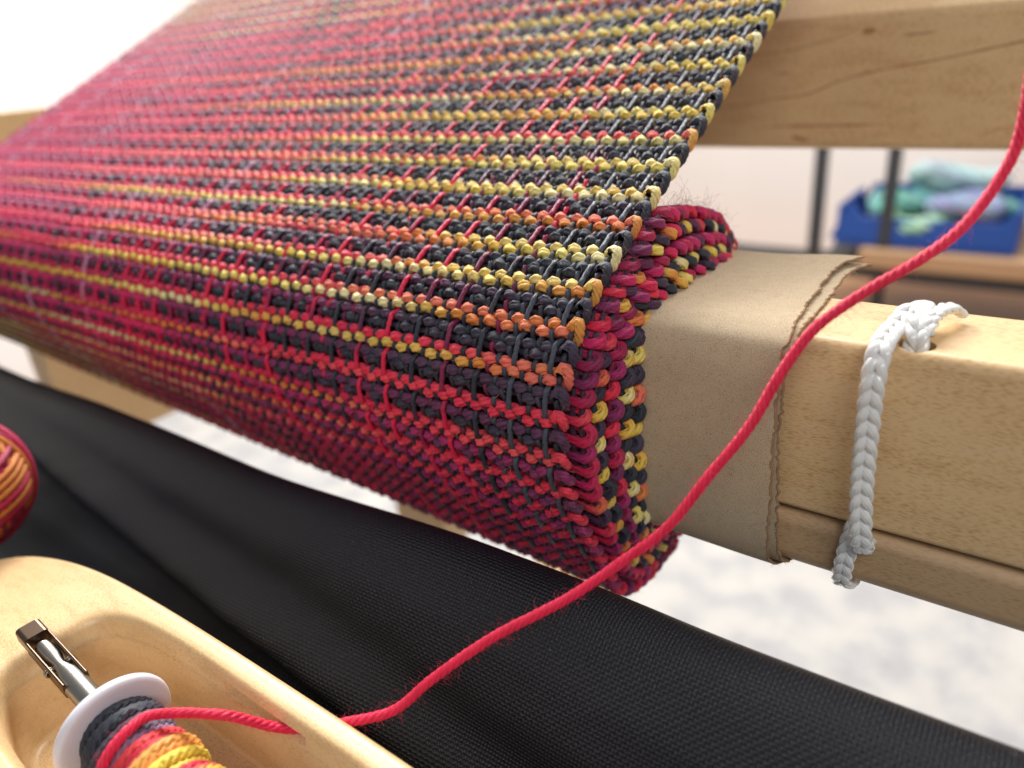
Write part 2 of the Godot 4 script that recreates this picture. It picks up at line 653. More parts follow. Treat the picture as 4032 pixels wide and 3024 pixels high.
func make_fuzz(cloth: Node3D, row: PackedFloat32Array, col_x: PackedFloat32Array) -> void:
	var st := Shape.new()
	for k in 5200:
		var pick := rng.randi_range(20, row.size() - 2)
		var reach := pow(rng.randf(), 1.7)
		var j := int(reach * 70)
		var s := row[pick] + rng.randf_range(-0.001, 0.001)
		var at := on_cloth(col_x[j] + rng.randf_range(-0.001, 0.001) + (0.002 if j == 0 else 0.0), s, 0.0012)
		var out := (cloth_up(s) * rng.randf_range(0.1, 0.8) + Vector3(rng.randf_range(-1, 1), rng.randf_range(-1, 1), rng.randf_range(-1, 1))).normalized()
		if j < 2:
			out = (out + Vector3(1.0, 0, 0)).normalized()
		var cc: Color = [lin(120, 60, 80), lin(190, 60, 80), lin(70, 74, 90), lin(214, 196, 160)][rng.randi_range(0, 3)]
		hair(st, at, out, rng.randf_range(0.0012, 0.0042), 0.000026, cc)
	# the halo at the end of the roll
	for k in 420:
		var a := rng.randf_range(-0.5, 3.6)
		var at := Vector3(EDGE + rng.randf_range(0.001, 0.006), -0.105 + sin(a) * 0.056, -0.208 - cos(a) * 0.052)
		var out := (Vector3(rng.randf_range(0.0, 1.0), sin(a), -cos(a)) + Vector3(rng.randfn(), rng.randfn(), rng.randfn()) * 0.4).normalized()
		hair(st, at, out, rng.randf_range(0.003, 0.010), 0.00003, lin(120, 80, 96) if k % 3 else lin(190, 60, 84))
	part("loose_fibres", st, fuzz_mat, cloth, "stuff")


# ---------------------------------------------------------------- the loom
func make_loom() -> void:
	# cloth beam, with the cord hole bored through its top
	var beam := CSGCombiner3D.new()
	beam.name = numbered("cloth_beam")
	beam.set_meta("label", "square pale maple cloth beam with rounded edge and bored cord hole")
	beam.set_meta("category", "loom beam")
	beam.position = EYE + Vector3(-0.02, -0.1257, -0.2)
	var body := CSGPolygon3D.new()
	# outline in (-z, y), swept along -z of the node, which is turned to run along x
	body.polygon = rounded(-0.0217, 0.0168, 0.0, 0.052, [0.003, 0.0072, 0.0012, 0.002], 16)
	body.depth = 0.95
	body.smooth_faces = false
	body.rotation = Vector3(0, PI / 2, 0)
	body.position = Vector3(0.25, 0, 0)
	body.rotation.y = -PI / 2
	body.position.x = -0.70
	body.material = wood
	beam.add_child(body)
	var bore := CSGCylinder3D.new()
	bore.radius = 0.0042
	bore.height = 0.03
	bore.sides = 28
	bore.operation = CSGShape3D.OPERATION_SUBTRACTION
	bore.position = Vector3(-0.0030, 0.052, 0.0112)
	bore.material = wood
	beam.add_child(bore)
	add_child(beam)

	# the flat bar tied under the beam
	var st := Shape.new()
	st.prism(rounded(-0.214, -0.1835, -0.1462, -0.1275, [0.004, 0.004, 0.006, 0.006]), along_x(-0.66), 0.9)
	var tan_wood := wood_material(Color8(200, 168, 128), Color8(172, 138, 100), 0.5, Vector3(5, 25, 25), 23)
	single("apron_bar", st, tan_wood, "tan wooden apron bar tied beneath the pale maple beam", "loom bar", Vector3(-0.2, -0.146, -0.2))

	# breast beam behind, its front face marked with mineral streaks
	st = Shape.new()
	var o := PackedVector2Array([Vector2(-0.555, -0.061), Vector2(-0.551, -0.065), Vector2(-0.434, -0.065), Vector2(-0.4312, -0.0638), Vector2(-0.43, -0.061)])
	for k in 9:
		var a := deg_to_rad(46.0) * k / 8
		o.append(Vector2(-0.438 + 0.008 * cos(a), -0.0055 + 0.008 * sin(a)))
	o.append_array([Vector2(-0.488, 0.0560), Vector2(-0.494, 0.0615), Vector2(-0.500, 0.0655), Vector2(-0.508, 0.0685), Vector2(-0.516, 0.0695)])
	o.append(Vector2(-0.551, 0.0695))
	o.append(Vector2(-0.555, 0.065))
	st.prism(o, along_x(-0.595), 0.92)
	var bm := wood.duplicate()
	bm.uv1_scale = Vector3(4, 18, 18)
	var bb := thing("breast_beam", "wide maple breast beam with dark grain streaks behind the sloping cloth", "loom beam", Vector3(-0.2, -0.065, -0.47))
	part("beam_body", st, bm, bb)
	make_streaks(bb)

	# side frame at the far left and the post behind the roll
	st = Shape.new()
	st.prism(rounded(-0.60, -0.255, -0.345, -0.02, [0.01, 0.01, 0.01, 0.01]), along_x(-0.80), 0.035)
	st.prism(rounded(-0.335, -0.265, -0.85, -0.347, [0.006, 0.006, 0.006, 0.006]), along_x(-0.80), 0.035)
	single("loom_upright", st, wood, "pale wooden loom side frame past the far left selvedge", "loom frame", Vector3(-0.78, -0.85, -0.3))
	st = Shape.new()
	st.prism(rounded(-0.512, -0.446, -0.475, -0.437, [0.004, 0.004, 0.004, 0.004]), along_y(-0.85), 0.784)
	single("loom_post", st, wood, "pale square wooden post standing on the rug below the roll", "loom post", Vector3(-0.48, -0.85, -0.455))
	st = Shape.new()
	st.prism(rounded(-0.60, -0.535, -0.846, -0.80, [0.006, 0.006, 0.006, 0.006]), Transform3D(Basis(Vector3(0, 0, 1), Vector3(0, 1, 0), Vector3(1, 0, 0)), Vector3(-0.62, 0, -0.28)), 0.13)
	single("wooden_block", st, wood, "short blond wooden block on the rug beneath the right end of the roll", "wood block", Vector3(-0.56, -0.846, -0.82))


func make_streaks(bb: Node3D) -> void:
	var m := plain(Color8(176, 130, 88), 0.5)
	var lines := [
		[[-0.16, -0.0172], [-0.1471, -0.016], [-0.1316, -0.0149], [-0.1154, -0.0117], [-0.0987, -0.0075]],
		[[-0.18, -0.0445], [-0.166, -0.0422], [-0.1385, -0.0386], [-0.1214, -0.0366], [-0.1056, -0.0307], [-0.0904, -0.0271], [-0.0619, -0.023], [-0.0294, -0.0173], [0.02, -0.009]],
		[[-0.1448, -0.0529], [-0.113, -0.0527], [-0.0829, -0.0522]],
		[[-0.0456, -0.0628], [-0.034, -0.0552], [-0.0231, -0.0535], [0.01, -0.052]],
		[[-0.0804, -0.0114], [-0.072, -0.0113], [-0.0649, -0.0108]], [[-0.1394, -0.0261], [-0.1308, -0.0258]], [[-0.1283, -0.0582], [-0.1194, -0.0607]],
	]
	var wide := [0.0003, 0.0004, 0.0005, 0.0002, 0.0005, 0.0005, 0.0008]
	for k in lines.size():
		var q := []
		for e in lines[k]:
			q.append(Vector3(e[0], e[1], -0.43))
		var p := spline(q, 0.0015)
		var r := PackedFloat32Array()
		for i in p.size():
			var u := float(i) / (p.size() - 1)
			r.append(wide[k] * (0.25 + minf(1.0, 4.0 * minf(u, 1.0 - u))) * (0.8 + 0.5 * noise.get_noise_2d(i * 7.0, k * 50.0)))
		var st := Shape.new()
		st.tube(p, r, PackedColorArray([Color.WHITE]), 8, PackedVector3Array([Vector3(0, 0, 1)]), 0.12)
		part("grain_streak", st, m, bb)
	var st := Shape.new()
	var p := PackedVector3Array()
	var r := PackedFloat32Array()
	for k in 9:
		p.append(Vector3(-0.0948 + (k - 4) * 0.0008, -0.0088 + 0.00008 * k, -0.43))
		r.append(maxf(0.0001, 0.0014 * sqrt(1.0 - pow((k - 4) / 4.0, 2))))
	st.tube(p, r, PackedColorArray([Color.WHITE]), 10, PackedVector3Array([Vector3(0, 0, 1)]), 0.12)
	part("wood_knot", st, m, bb)


# ---------------------------------------------------------------- kraft paper
func make_paper() -> void:
	var soft := noise_bytes(512, 0.012, 41, 4)
	var grain := noise_bytes(512, 0.16, 42, 3)
	var mark := PackedByteArray()
	mark.resize(512 * 512)
	for k in 1100:   # short fibres and dark specks pressed into the sheet
		var x := rng.randf() * 512.0
		var y := rng.randf() * 512.0
		var a := rng.randfn() * 0.9
		var w := rng.randi_range(20, 100)
		for s in rng.randi_range(2, 16):
			mark[(int(y) & 511) * 512 + (int(x) & 511)] = w
			x += cos(a)
			y += sin(a)
			a += rng.randfn() * 0.12
	var pick := func(k: int) -> int:
		return clampi(int(128 + (soft[k] - 128) * 0.08 + (grain[k] - 128) * 0.62) - mark[k], 0, 255)
	var m := StandardMaterial3D.new()
	m.albedo_texture = ramp_texture(512, pick, [[0.0, Color8(84, 68, 54)], [0.35, Color8(174, 153, 124)], [0.6, Color8(202, 182, 152)], [1.0, Color8(222, 204, 176)]])
	m.roughness = 0.85
	m.uv1_triplanar = true
	m.uv1_scale = Vector3(28, 28, 28)
	m.heightmap_enabled = true
	m.heightmap_texture = grey_texture(512, 512, grain)
	m.heightmap_scale = 0.006
	var torn := plain(Color8(150, 120, 88), 0.95)
	var paper := thing("kraft_paper", "brown kraft paper wrapped round the beam with a torn right edge", "paper", Vector3(-0.08, -0.146, -0.21))
	# outer lap, from behind the beam over its top and front to below the apron bar
	var line := [[-0.0722, -0.2510], [-0.0719, -0.2450], [-0.0717, -0.2380], [-0.0716, -0.2300], [-0.0716, -0.215], [-0.0716, -0.2], [-0.0716, -0.191], [-0.0722, -0.1848], [-0.0748, -0.1792], [-0.0800, -0.1768], [-0.095, -0.1764], [-0.12, -0.1768], [-0.138, -0.1778], [-0.1432, -0.1800], [-0.1468, -0.1845], [-0.1480, -0.192], [-0.1480, -0.212]]
	var q := []
	for e in line:
		q.append(Vector3(0, e[0], e[1]))
	var prof := spline(q, 0.0011)
	for lap in 2:
		var p := PackedVector3Array()
		var cols := 26
		var shift := 0.0011 * lap
		var rim := PackedVector3Array()
		for k in prof.size():
			var f := float(k) / (prof.size() - 1)
			var rag := 0.0006 * noise.get_noise_2d(k * 4.0, lap * 90.0) + 0.0004 * noise.get_noise_2d(k * 14.0, lap * 50.0 + 7.0) + 0.00012 * rng.randfn()
			var edge := -0.0506 + rag
			if f < 0.42:
				edge += -0.0040 * sin(PI * pow(clampf(f / 0.42, 0.0, 1.0), 0.6)) * (1.0 - 0.5 * f) + 0.0014 * (1.0 - smoothstep(0.0, 0.06, f))
			else:
				edge += 0.0028 * smoothstep(0.72, 1.0, f) - 0.0006
			if lap == 1:
				edge += 0.0026 - 0.0012 * f + 0.0012 * sin(f * 9.0)
			for c in cols:
				var u := float(c) / (cols - 1)
				var x := lerpf(-0.24, edge, 1.0 - pow(1.0 - u, 2.2))
				var b := prof[k]
				var near := smoothstep(-0.088, -0.053, x)
				if f < 0.2:   # the free flap springs up a little beside the tear
					b.y += 0.0016 * near * near * pow(1.0 - f / 0.2, 2)
				if lap == 1:
					if f < 0.3:
						b.y = lerpf(b.y, -0.0722, 0.8)
					b = b.lerp(Vector3(0, -0.108, -0.21), 0.022)
				elif f > 0.42:
					b.z += 0.0009 * near * sin(clampf((f - 0.42) / 0.5, 0, 1) * PI) * 1.4
				b.x = x
				p.append(b)
			rim.append(p[p.size() - 1])
		var st := Shape.new()
		st.sheet(p, cols, PackedVector2Array())
		var inside := PackedVector3Array()
		for e in p.size():
			var b := p[e]
			inside.append(Vector3(b.x - (0.0004 if e % cols == cols - 1 else 0.0), b.y, b.z) + (Vector3(0, -0.108, -0.21) - Vector3(0, b.y, b.z)).normalized() * 0.00055)
		st.sheet(inside, cols, PackedVector2Array(), Color.WHITE, true)
		var sheet_ := part("paper_layer", st, m, paper)
		# torn pulp along the rim
		st = Shape.new()
		var rr := PackedFloat32Array()
		for k in rim.size():
			rr.append(0.00042 * (0.8 + 0.7 * absf(noise.get_noise_2d(k * 60.0, lap * 33.0))))
			rim[k] += Vector3(rng.randf_range(-0.0003, 0.0002), 0, 0) + (Vector3(0, -0.108, -0.21) - Vector3(0, rim[k].y, rim[k].z)).normalized() * 0.0003
		st.tube(rim, rr, PackedColorArray([Color.WHITE]), 6)
		part("torn_edge", st, torn, sheet_)
		st = Shape.new()
		for k in 260:
			var at := rim[rng.randi_range(1, rim.size() - 2)]
			var out := (Vector3(1.0, 0, 0) + (at - Vector3(at.x, -0.108, -0.21)).normalized() * 0.4 + Vector3(rng.randfn(), rng.randfn(), rng.randfn()) * 0.5).normalized()
			hair(st, at, out, rng.randf_range(0.0006, 0.0022), 0.000022, lin(196, 170, 132))
		part("paper_fibres", st, fuzz_mat, sheet_, "stuff")


# ---------------------------------------------------------------- cord
func braid(owner_: Node3D, path: PackedVector3Array, faces: PackedVector3Array, m: Material, wide: float, pitch: float, from := 0.0) -> void:
	for s in 4:
		var p := PackedVector3Array()
		var run := from
		for k in path.size():
			var a := path[maxi(k - 1, 0)]
			var b := path[mini(k + 1, path.size() - 1)]
			if k > 0:
				run += path[k].distance_to(path[k - 1])
			var t := (b - a).normalized()
			var nn := (faces[k] - t * faces[k].dot(t)).normalized()
			var side := t.cross(nn)
			var g := TAU * run / pitch + s * PI / 2
			p.append(path[k] + side * wide * 0.33 * sin(g) + nn * 0.0006 * sin(2.0 * g))
		var st := Shape.new()
		st.tube(p, PackedFloat32Array([wide * 0.27]), PackedColorArray([Color.WHITE]), 10, faces, 0.5, 0.004)
		part("strand", st, m, owner_)


func make_cord() -> void:
	var m := plain(Color8(234, 234, 230), 0.2)
	m.subsurf_scatter_enabled = true
	m.subsurf_scatter_strength = 0.08
	m.clearcoat_enabled = true
	m.clearcoat = 0.7
	m.clearcoat_roughness = 0.12
	var fib := PackedByteArray()
	fib.resize(64 * 64)
	for y in 64:
		for x in 64:
			fib[y * 64 + x] = int(128 + 100 * sin(TAU * (9.0 * x / 64.0 + y / 64.0)))
	m.heightmap_enabled = true
	m.heightmap_texture = grey_texture(64, 64, fib)
	m.heightmap_scale = 0.006
	var cord := thing("white_cord", "braided white cord looped through the hole and over the beam's front", "cord", Vector3(-0.027, -0.13, -0.18))
	# from the hole, up into a small bight, forward over the top and down the front face
	var q := [Vector3(-0.0232, -0.078, -0.1885), Vector3(-0.0232, -0.0725, -0.1890), Vector3(-0.0236, -0.0692, -0.1930), Vector3(-0.0232, -0.0683, -0.1985), Vector3(-0.0248, -0.0683, -0.2012), Vector3(-0.0270, -0.0688, -0.1990), Vector3(-0.0284, -0.0706, -0.1935), Vector3(-0.0291, -0.0709, -0.1870), Vector3(-0.0294, -0.0725, -0.1798), Vector3(-0.0294, -0.0775, -0.1765), Vector3(-0.0292, -0.09, -0.1758), Vector3(-0.0285, -0.11, -0.1759), Vector3(-0.0272, -0.1245, -0.1764), Vector3(-0.0268, -0.1290, -0.1785), Vector3(-0.0268, -0.1300, -0.1840)]
	var path := spline(q, 0.0009)
	var mid := Vector3(0, -0.1, -0.2)
	var faces := PackedVector3Array()
	for p in path:
		var f := Vector3(0, p.y - mid.y, p.z - mid.z)
		faces.append(Vector3(0, 1, 0.15) if p.y > -0.0715 else (Vector3(0, 0.6, 0.8) if p.y > -0.078 else Vector3(0.1, 0, 1)))
	for s in 6:
		var f2 := faces.duplicate()
		for k in range(1, faces.size() - 1):
			f2[k] = (faces[k - 1] + faces[k] * 2 + faces[k + 1]).normalized()
		faces = f2
	braid(cord, path, faces, m, 0.0050, 0.0165)
	# the tail thrown back over the top
	q = [Vector3(-0.0222, -0.0712, -0.1900), Vector3(-0.0218, -0.0690, -0.1940), Vector3(-0.0205, -0.0686, -0.2010), Vector3(-0.0180, -0.0694, -0.2065), Vector3(-0.0165, -0.0715, -0.2085)]
	path = spline(q, 0.0009)
	faces = PackedVector3Array()
	for p in path:
		faces.append(Vector3(0, 1, 0.2))
	braid(cord, path, faces, m, 0.0042, 0.0125)
	# second loop, round the apron bar
	q = [Vector3(-0.0300, -0.1255, -0.1840), Vector3(-0.0305, -0.130, -0.1808), Vector3(-0.0312, -0.138, -0.1803), Vector3(-0.0314, -0.1445, -0.1822), Vector3(-0.0308, -0.1488, -0.1890), Vector3(-0.0300, -0.149, -0.2)]
	path = spline(q, 0.0009)
	faces = PackedVector3Array()
	for p in path:
		faces.append(Vector3(0, 0, 1) if p.y > -0.1445 else Vector3(0, -1, 0.3))
	braid(cord, path, faces, m, 0.0046, 0.0145, 0.002)


# ---------------------------------------------------------------- the weft running out of the shuttle
func make_thread() -> void:
	var hub := Vector3(-0.1720, -0.1510, -0.0430)
	var ax := (hub - Vector3(-0.2205, -0.1450, -0.0450)).normalized()
	var up := (Vector3.UP - ax * ax.y).normalized()
	var sd := ax.cross(up)
	var q := []
	for k in 9:
		var a := deg_to_rad(165.0 - 23.0 * k)
		q.append(hub + ax * (0.0175 - 0.0006 * k) + (up * cos(a) + sd * sin(a)) * (0.0104 + 0.0012 * smoothstep(0.0, 4.0, k)))
	for e in THREAD.slice(2):
		q.append(e)
	var path := spline(q, 0.0007)
	var t := thing("weft_thread", "bright red plied yarn running from the shuttle up across the beam", "yarn", Vector3(-0.09, -0.11, -0.08))
	var m := yarn_mat.duplicate()
	m.heightmap_enabled = false
	m.roughness = 0.55
	var fibre := noise_bytes(128, 0.09, 77, 2)
	m.heightmap_enabled = true
	m.heightmap_texture = grey_texture(128, 128, fibre)
	m.heightmap_scale = 0.012
	m.uv1_scale = Vector3(1, 0.35, 1)
	var rad := 0.00072
	var base := lin(236, 28, 78)
	var deep := lin(214, 14, 58)
	var nn := Vector3.UP
	var side := PackedVector3Array()
	var face := PackedVector3Array()
	for k in path.size():
		var d := (path[mini(k + 1, path.size() - 1)] - path[maxi(k - 1, 0)]).normalized()
		nn = (nn - d * nn.dot(d)).normalized()
		face.append(nn)
		side.append(d.cross(nn))
	for s in 4:
		var p := PackedVector3Array()
		var c := PackedColorArray()
		var r := PackedFloat32Array()
		var run := 0.0
		for k in path.size():
			if k > 0:
				run += path[k].distance_to(path[k - 1])
			var g := -TAU * run / 0.0082 + 0.25 * sin(run * 90.0) + s * PI / 2
			var wob := 1.0 + 0.10 * noise.get_noise_2d(run * 330.0, 77.0) + 0.08 * noise.get_noise_2d(run * 2500.0, s * 40.0)
			p.append(path[k] + (face[k] * cos(g) + side[k] * sin(g)) * rad * 0.92)
			r.append(rad * wob)
			c.append(base.lerp(deep, 0.5 + 0.6 * noise.get_noise_2d(run * 1200.0, s * 9.0)))
		var st := Shape.new()
		st.tube(p, r, c, 8, PackedVector3Array(), 1.0, 0.006)
		part("ply", st, m, t)
	var st := Shape.new()
	for k in 1300:
		var i := rng.randi_range(0, path.size() - 1)
		var a := rng.randf() * TAU
		var out := (face[i] * cos(a) + side[i] * sin(a))
		hair(st, path[i] + out * 0.0013, (out + Vector3(rng.randfn(), rng.randfn(), rng.randfn()) * 0.5).normalized(), rng.randf_range(0.0008, 0.0036), 0.00002, lin(226, 60, 96))
	part("loose_fibres", st, fuzz_mat, t, "stuff")


const THREAD := [
	Vector3(-0.1564, -0.1405, -0.0439),
	Vector3(-0.1513, -0.1402, -0.0494),
	Vector3(-0.1434, -0.1431, -0.0574),
	Vector3(-0.1376, -0.1531, -0.0668),
	Vector3(-0.1296, -0.1533, -0.0715),
	Vector3(-0.1222, -0.1517, -0.0768),
	Vector3(-0.1140, -0.1510, -0.0855),
	Vector3(-0.1073, -0.1441, -0.0934),
	Vector3(-0.0960, -0.1343, -0.1051),
	Vector3(-0.0807, -0.1244, -0.1186),
	Vector3(-0.0714, -0.1164, -0.1278),
	Vector3(-0.0632, -0.1084, -0.1361),
	Vector3(-0.0568, -0.0970, -0.1449),
	Vector3(-0.0505, -0.0858, -0.1536),
	Vector3(-0.0462, -0.0738, -0.1611),
	Vector3(-0.0415, -0.0648, -0.1672),
	Vector3(-0.0333, -0.0574, -0.1752),
	Vector3(-0.0242, -0.0511, -0.1832),
	Vector3(-0.0179, -0.0450, -0.1902),
	Vector3(-0.0137, -0.0370, -0.1968),
	Vector3(-0.0117, -0.0306, -0.2007),
	Vector3(-0.0113, -0.0232, -0.2039),
	Vector3(-0.0118, -0.0141, -0.2074)]


# ---------------------------------------------------------------- black cloth in front
func make_sling() -> void:
	var w := PackedByteArray()
	w.resize(128 * 128)
	for y in 128:
		for x in 128:
			var a := x / 16
			var b := y / 16
			var u := (x % 16) / 15.0 * 2 - 1
			var v := (y % 16) / 15.0 * 2 - 1
			var h := sqrt(maxf(0, 1 - 0.75 * u * u)) * (1.0 - 0.35 * v * v) if (a + b) % 2 else sqrt(maxf(0, 1 - 0.75 * v * v)) * (0.62 - 0.3 * u * u)
			w[y * 128 + x] = clampi(int(h * 250), 0, 255)
	var m := StandardMaterial3D.new()
	m.albedo_color = Color8(15, 20, 31)
	m.roughness = 0.42
	m.metallic_specular = 0.45
	m.heightmap_enabled = true
	m.heightmap_texture = grey_texture(128, 128, w)
	m.heightmap_scale = 0.06
	m.uv1_scale = Vector3(1, 1, 1)
	var line := [[-0.30, -0.150], [-0.24, -0.1500], [-0.175, -0.1490], [-0.1490, -0.1460], [-0.1395, -0.1410], [-0.1348, -0.1345], [-0.1352, -0.1275], [-0.1400, -0.1200], [-0.1490, -0.1110], [-0.1610, -0.1020], [-0.1740, -0.0950], [-0.1860, -0.0885], [-0.1955, -0.0780], [-0.2010, -0.060], [-0.2030, -0.03], [-0.2030, 0.02], [-0.203, 0.09]]
	var q := []
	for e in line:
		q.append(Vector3(0, e[0], e[1]))
	var prof := spline(q, 0.0022)
	var cols := 260
	var p := PackedVector3Array()
	var uvs := PackedVector2Array()
	var run := 0.0
	for k in prof.size():
		if k > 0:
			run += prof[k].distance_to(prof[k - 1])
		var a := prof[maxi(k - 1, 0)]
		var b := prof[mini(k + 1, prof.size() - 1)]
		var t := (b - a).normalized()
		var nrm := Vector3(0, t.z, -t.y)
		for c in cols:
			var x := lerpf(-0.95, 0.12, float(c) / (cols - 1))
			var slack := smoothstep(-0.137, -0.152, prof[k].y) * smoothstep(-0.30, -0.13, prof[k].z)
			# long soft folds that run aslant down the drop
			var d := run - 0.212 - (x + 0.30) * 0.12 + 0.0008 * sin(x * 22.0)
			var fold := 0.0036 * exp(-pow(d / (0.0090 if d < 0.0 else 0.0034), 2)) - 0.0030 * exp(-pow((d + 0.017) / 0.0085, 2)) - 0.0018 * exp(-pow((d - 0.012) / 0.009, 2))
			var d2 := run - 0.192 - (x + 0.16) * 0.05
			fold += 0.0007 * exp(-pow(d2 / 0.005, 2)) * smoothstep(-0.34, -0.2, x)
			var bump := 0.0011 * noise.get_noise_2d(x * 260.0, run * 900.0) + 0.0008 * noise.get_noise_2d(x * 700.0 + run * 1400.0, 40.0)
			var sag := -0.0065 * smoothstep(-0.09, -0.23, x) - 0.0030 * smoothstep(-0.25, -0.5, x)
			p.append(prof[k] + Vector3(x, sag + 0.001 * sin(x * 31.0), 0) + nrm * (slack * (fold + bump) + 0.0004 * noise.get_noise_2d(x * 500.0, run * 300.0)))
			uvs.append(Vector2(x, run) / 0.0082)
	var st := Shape.new()
	st.sheet(p, cols, uvs)
	var sling := thing("black_sling", "black woven fabric sling draped along the front below the roll", "fabric", Vector3(-0.2, -0.2, -0.08))
	part("sling_cloth", st, m, sling)
	st = Shape.new()
	for k in 70:   # lint
		var at := p[rng.randi_range(20, prof.size() - 12) * cols + rng.randi_range(150, cols - 4)] + Vector3(0, 0.0002, 0.0002)
		hair(st, at, Vector3(rng.randfn(), rng.randf() * 0.3, rng.randfn() * 0.4).normalized(), rng.randf_range(0.0004, 0.0022), 0.000035, lin(190, 190, 196))
	part("lint", st, fuzz_mat, sling, "stuff")


# ---------------------------------------------------------------- boat shuttle and its bobbin
func make_shuttle() -> void:
	var cx := -0.145
	var cz := -0.0459
	var n := 168
	var outl := func(a: float, long: float, wide: float, sharp: float) -> Vector2:
		var ca := cos(a)
		var sa := sin(a)
		return Vector2(cx + long * signf(ca) * pow(absf(ca), sharp), cz + wide * signf(sa) * pow(absf(sa), sharp))
	# rings, from the keel outwards, over the rim and down into the well: [half length, half width, height, squareness, nose drop]
	var top := -0.1490
	var rings := [
		[0.10, 0.020, top - 0.038, 0.45, 0.0], [0.130, 0.0265, top - 0.0375, 0.5, 0.0], [0.148, 0.0290, top - 0.034, 0.6, 0.0], [0.158, 0.0302, top - 0.024, 0.68, 0.3], [0.164, 0.0306, top - 0.012, 0.72, 0.6], [0.165, 0.0305, top - 0.0056, 0.72, 0.9],
		[0.1648, 0.0303, top - 0.0020, 0.72, 1.0], [0.164, 0.0298, top - 0.0008, 0.72, 1.0], [0.162, 0.0291, top - 0.0002, 0.71, 1.0], [0.140, 0.0282, top, 0.64, 1.0], [0.110, 0.0270, top, 0.55, 1.0], [0.092, 0.0258, top, 0.5, 1.0], [0.0795, 0.0243, top, 0.46, 1.0], [0.0765, 0.0236, top - 0.0004, 0.45, 0.0],
		[0.0750, 0.0230, top - 0.0012, 0.44, 0.0], [0.0735, 0.0222, top - 0.0028, 0.44, 0.0], [0.0728, 0.0218, top - 0.0062, 0.44, 0.0], [0.0714, 0.0211, top - 0.0069, 0.44, 0.0], [0.0712, 0.0209, top - 0.016, 0.44, 0.0], [0.0702, 0.0203, top - 0.025, 0.44, 0.0], [0.0680, 0.0188, top - 0.0272, 0.44, 0.0], [0.055, 0.008, top - 0.0278, 0.5, 0.0], [0.01, 0.001, top - 0.0278, 0.8, 0.0],
	]
	var p := PackedVector3Array()
	for e in rings:
		for k in n + 1:
			var a := TAU * k / n
			var o: Vector2 = outl.call(a, e[0], e[1], e[3])
			var past := maxf(0.0, absf(o.x - cx) - 0.078)
			var y: float = e[2] - e[4] * 1.9 * past * past
			p.append(Vector3(o.x, y, o.y))
	var st := Shape.new()
	# the far wall is pierced by a slot for the yarn
	var mid := n * 3 / 4
	st.sheet(p, n + 1, PackedVector2Array(), Color.WHITE, true, [[5, mid - 1], [5, mid], [15, mid - 1], [15, mid]])
	for pair in [[6, 15], [16, 5]]:
		var lip := PackedVector3Array()
		for r in pair:
			for k in [mid - 1, mid, mid + 1]:
				lip.append(p[r * (n + 1) + k])
		st.sheet(lip, 3, PackedVector2Array())
	for k in [mid - 1, mid + 1]:
		st.sheet(PackedVector3Array([p[5 * (n + 1) + k], p[6 * (n + 1) + k], p[16 * (n + 1) + k], p[15 * (n + 1) + k]]), 2, PackedVector2Array())
	var base := Vector3(cx, -0.188, cz)
	var sh := thing("boat_shuttle", "pale maple boat shuttle with an open well lying before the black fabric", "shuttle", base)
	var sm: StandardMaterial3D = wood.duplicate()
	sm.uv1_scale = Vector3(7, 34, 34)
	sm.roughness = 0.36
	part("hull", st, sm, sh)
	# steel pin with its slotted spring head
	var head := Vector3(-0.2205, -0.1450, -0.0450)
	var hub := Vector3(-0.1720, -0.1510, -0.0430)
	var ax := (hub - head).normalized()
	var steel := plain(Color8(160, 156, 148), 0.36, 1.0)
	var bronze := plain(Color8(112, 94, 80), 0.36, 1.0)
	st = Shape.new()
	var pin := [[0.006, 0.0011], [0.0075, 0.0022], [0.010, 0.0025], [0.014, 0.0024], [0.0165, 0.0018], [0.0185, 0.0017], [0.021, 0.0024], [0.0235, 0.0031], [0.026, 0.0033], [0.12, 0.0033]]
	var pp := PackedVector3Array()
	var rr := PackedFloat32Array()
	for e in pin:
		pp.append(head + ax * e[0])
		rr.append(e[1])
	st.tube(pp, rr, PackedColorArray([Color.WHITE]), 20)
	part("pin", st, steel, sh)
	var up := (Vector3.UP - ax * ax.y).normalized()
	var sd := ax.cross(up)
	st = Shape.new()
	st.prism(rounded(-0.0034, 0.0034, -0.0014, 0.0034, [0.0014, 0.0014, 0.0006, 0.0006]), Transform3D(Basis(sd, up, ax), head - ax * 0.001), 0.0062)
	part("pin_head", st, bronze, sh)
	for s in [-1.0, 1.0]:
		st = Shape.new()
		st.prism(rounded(-0.0004, 0.0004, -0.0022, 0.0028, [0.0004, 0.0004, 0.0004, 0.0004], 3), Transform3D(Basis(sd, up, ax), head + ax * 0.0052 + sd * 0.0030 * s), 0.023)
		part("spring_arm", st, bronze, sh)
		st = Shape.new()
		for e in 2:
			var ringp := PackedVector3Array()
			for k in 13:
				var a := TAU * k / 12
				ringp.append(head + ax * (0.0178 + 0.0009 * e) + sd * 0.0029 * s + (up * cos(a) + sd * sin(a)) * 0.0011)
			st.tube(ringp, PackedFloat32Array([0.00035]), PackedColorArray([Color.WHITE]), 6, PackedVector3Array(), 1.0, 0.01, true)
		part("spring_coil", st, steel, sh)
	make_bobbin(hub, ax, up, sd)


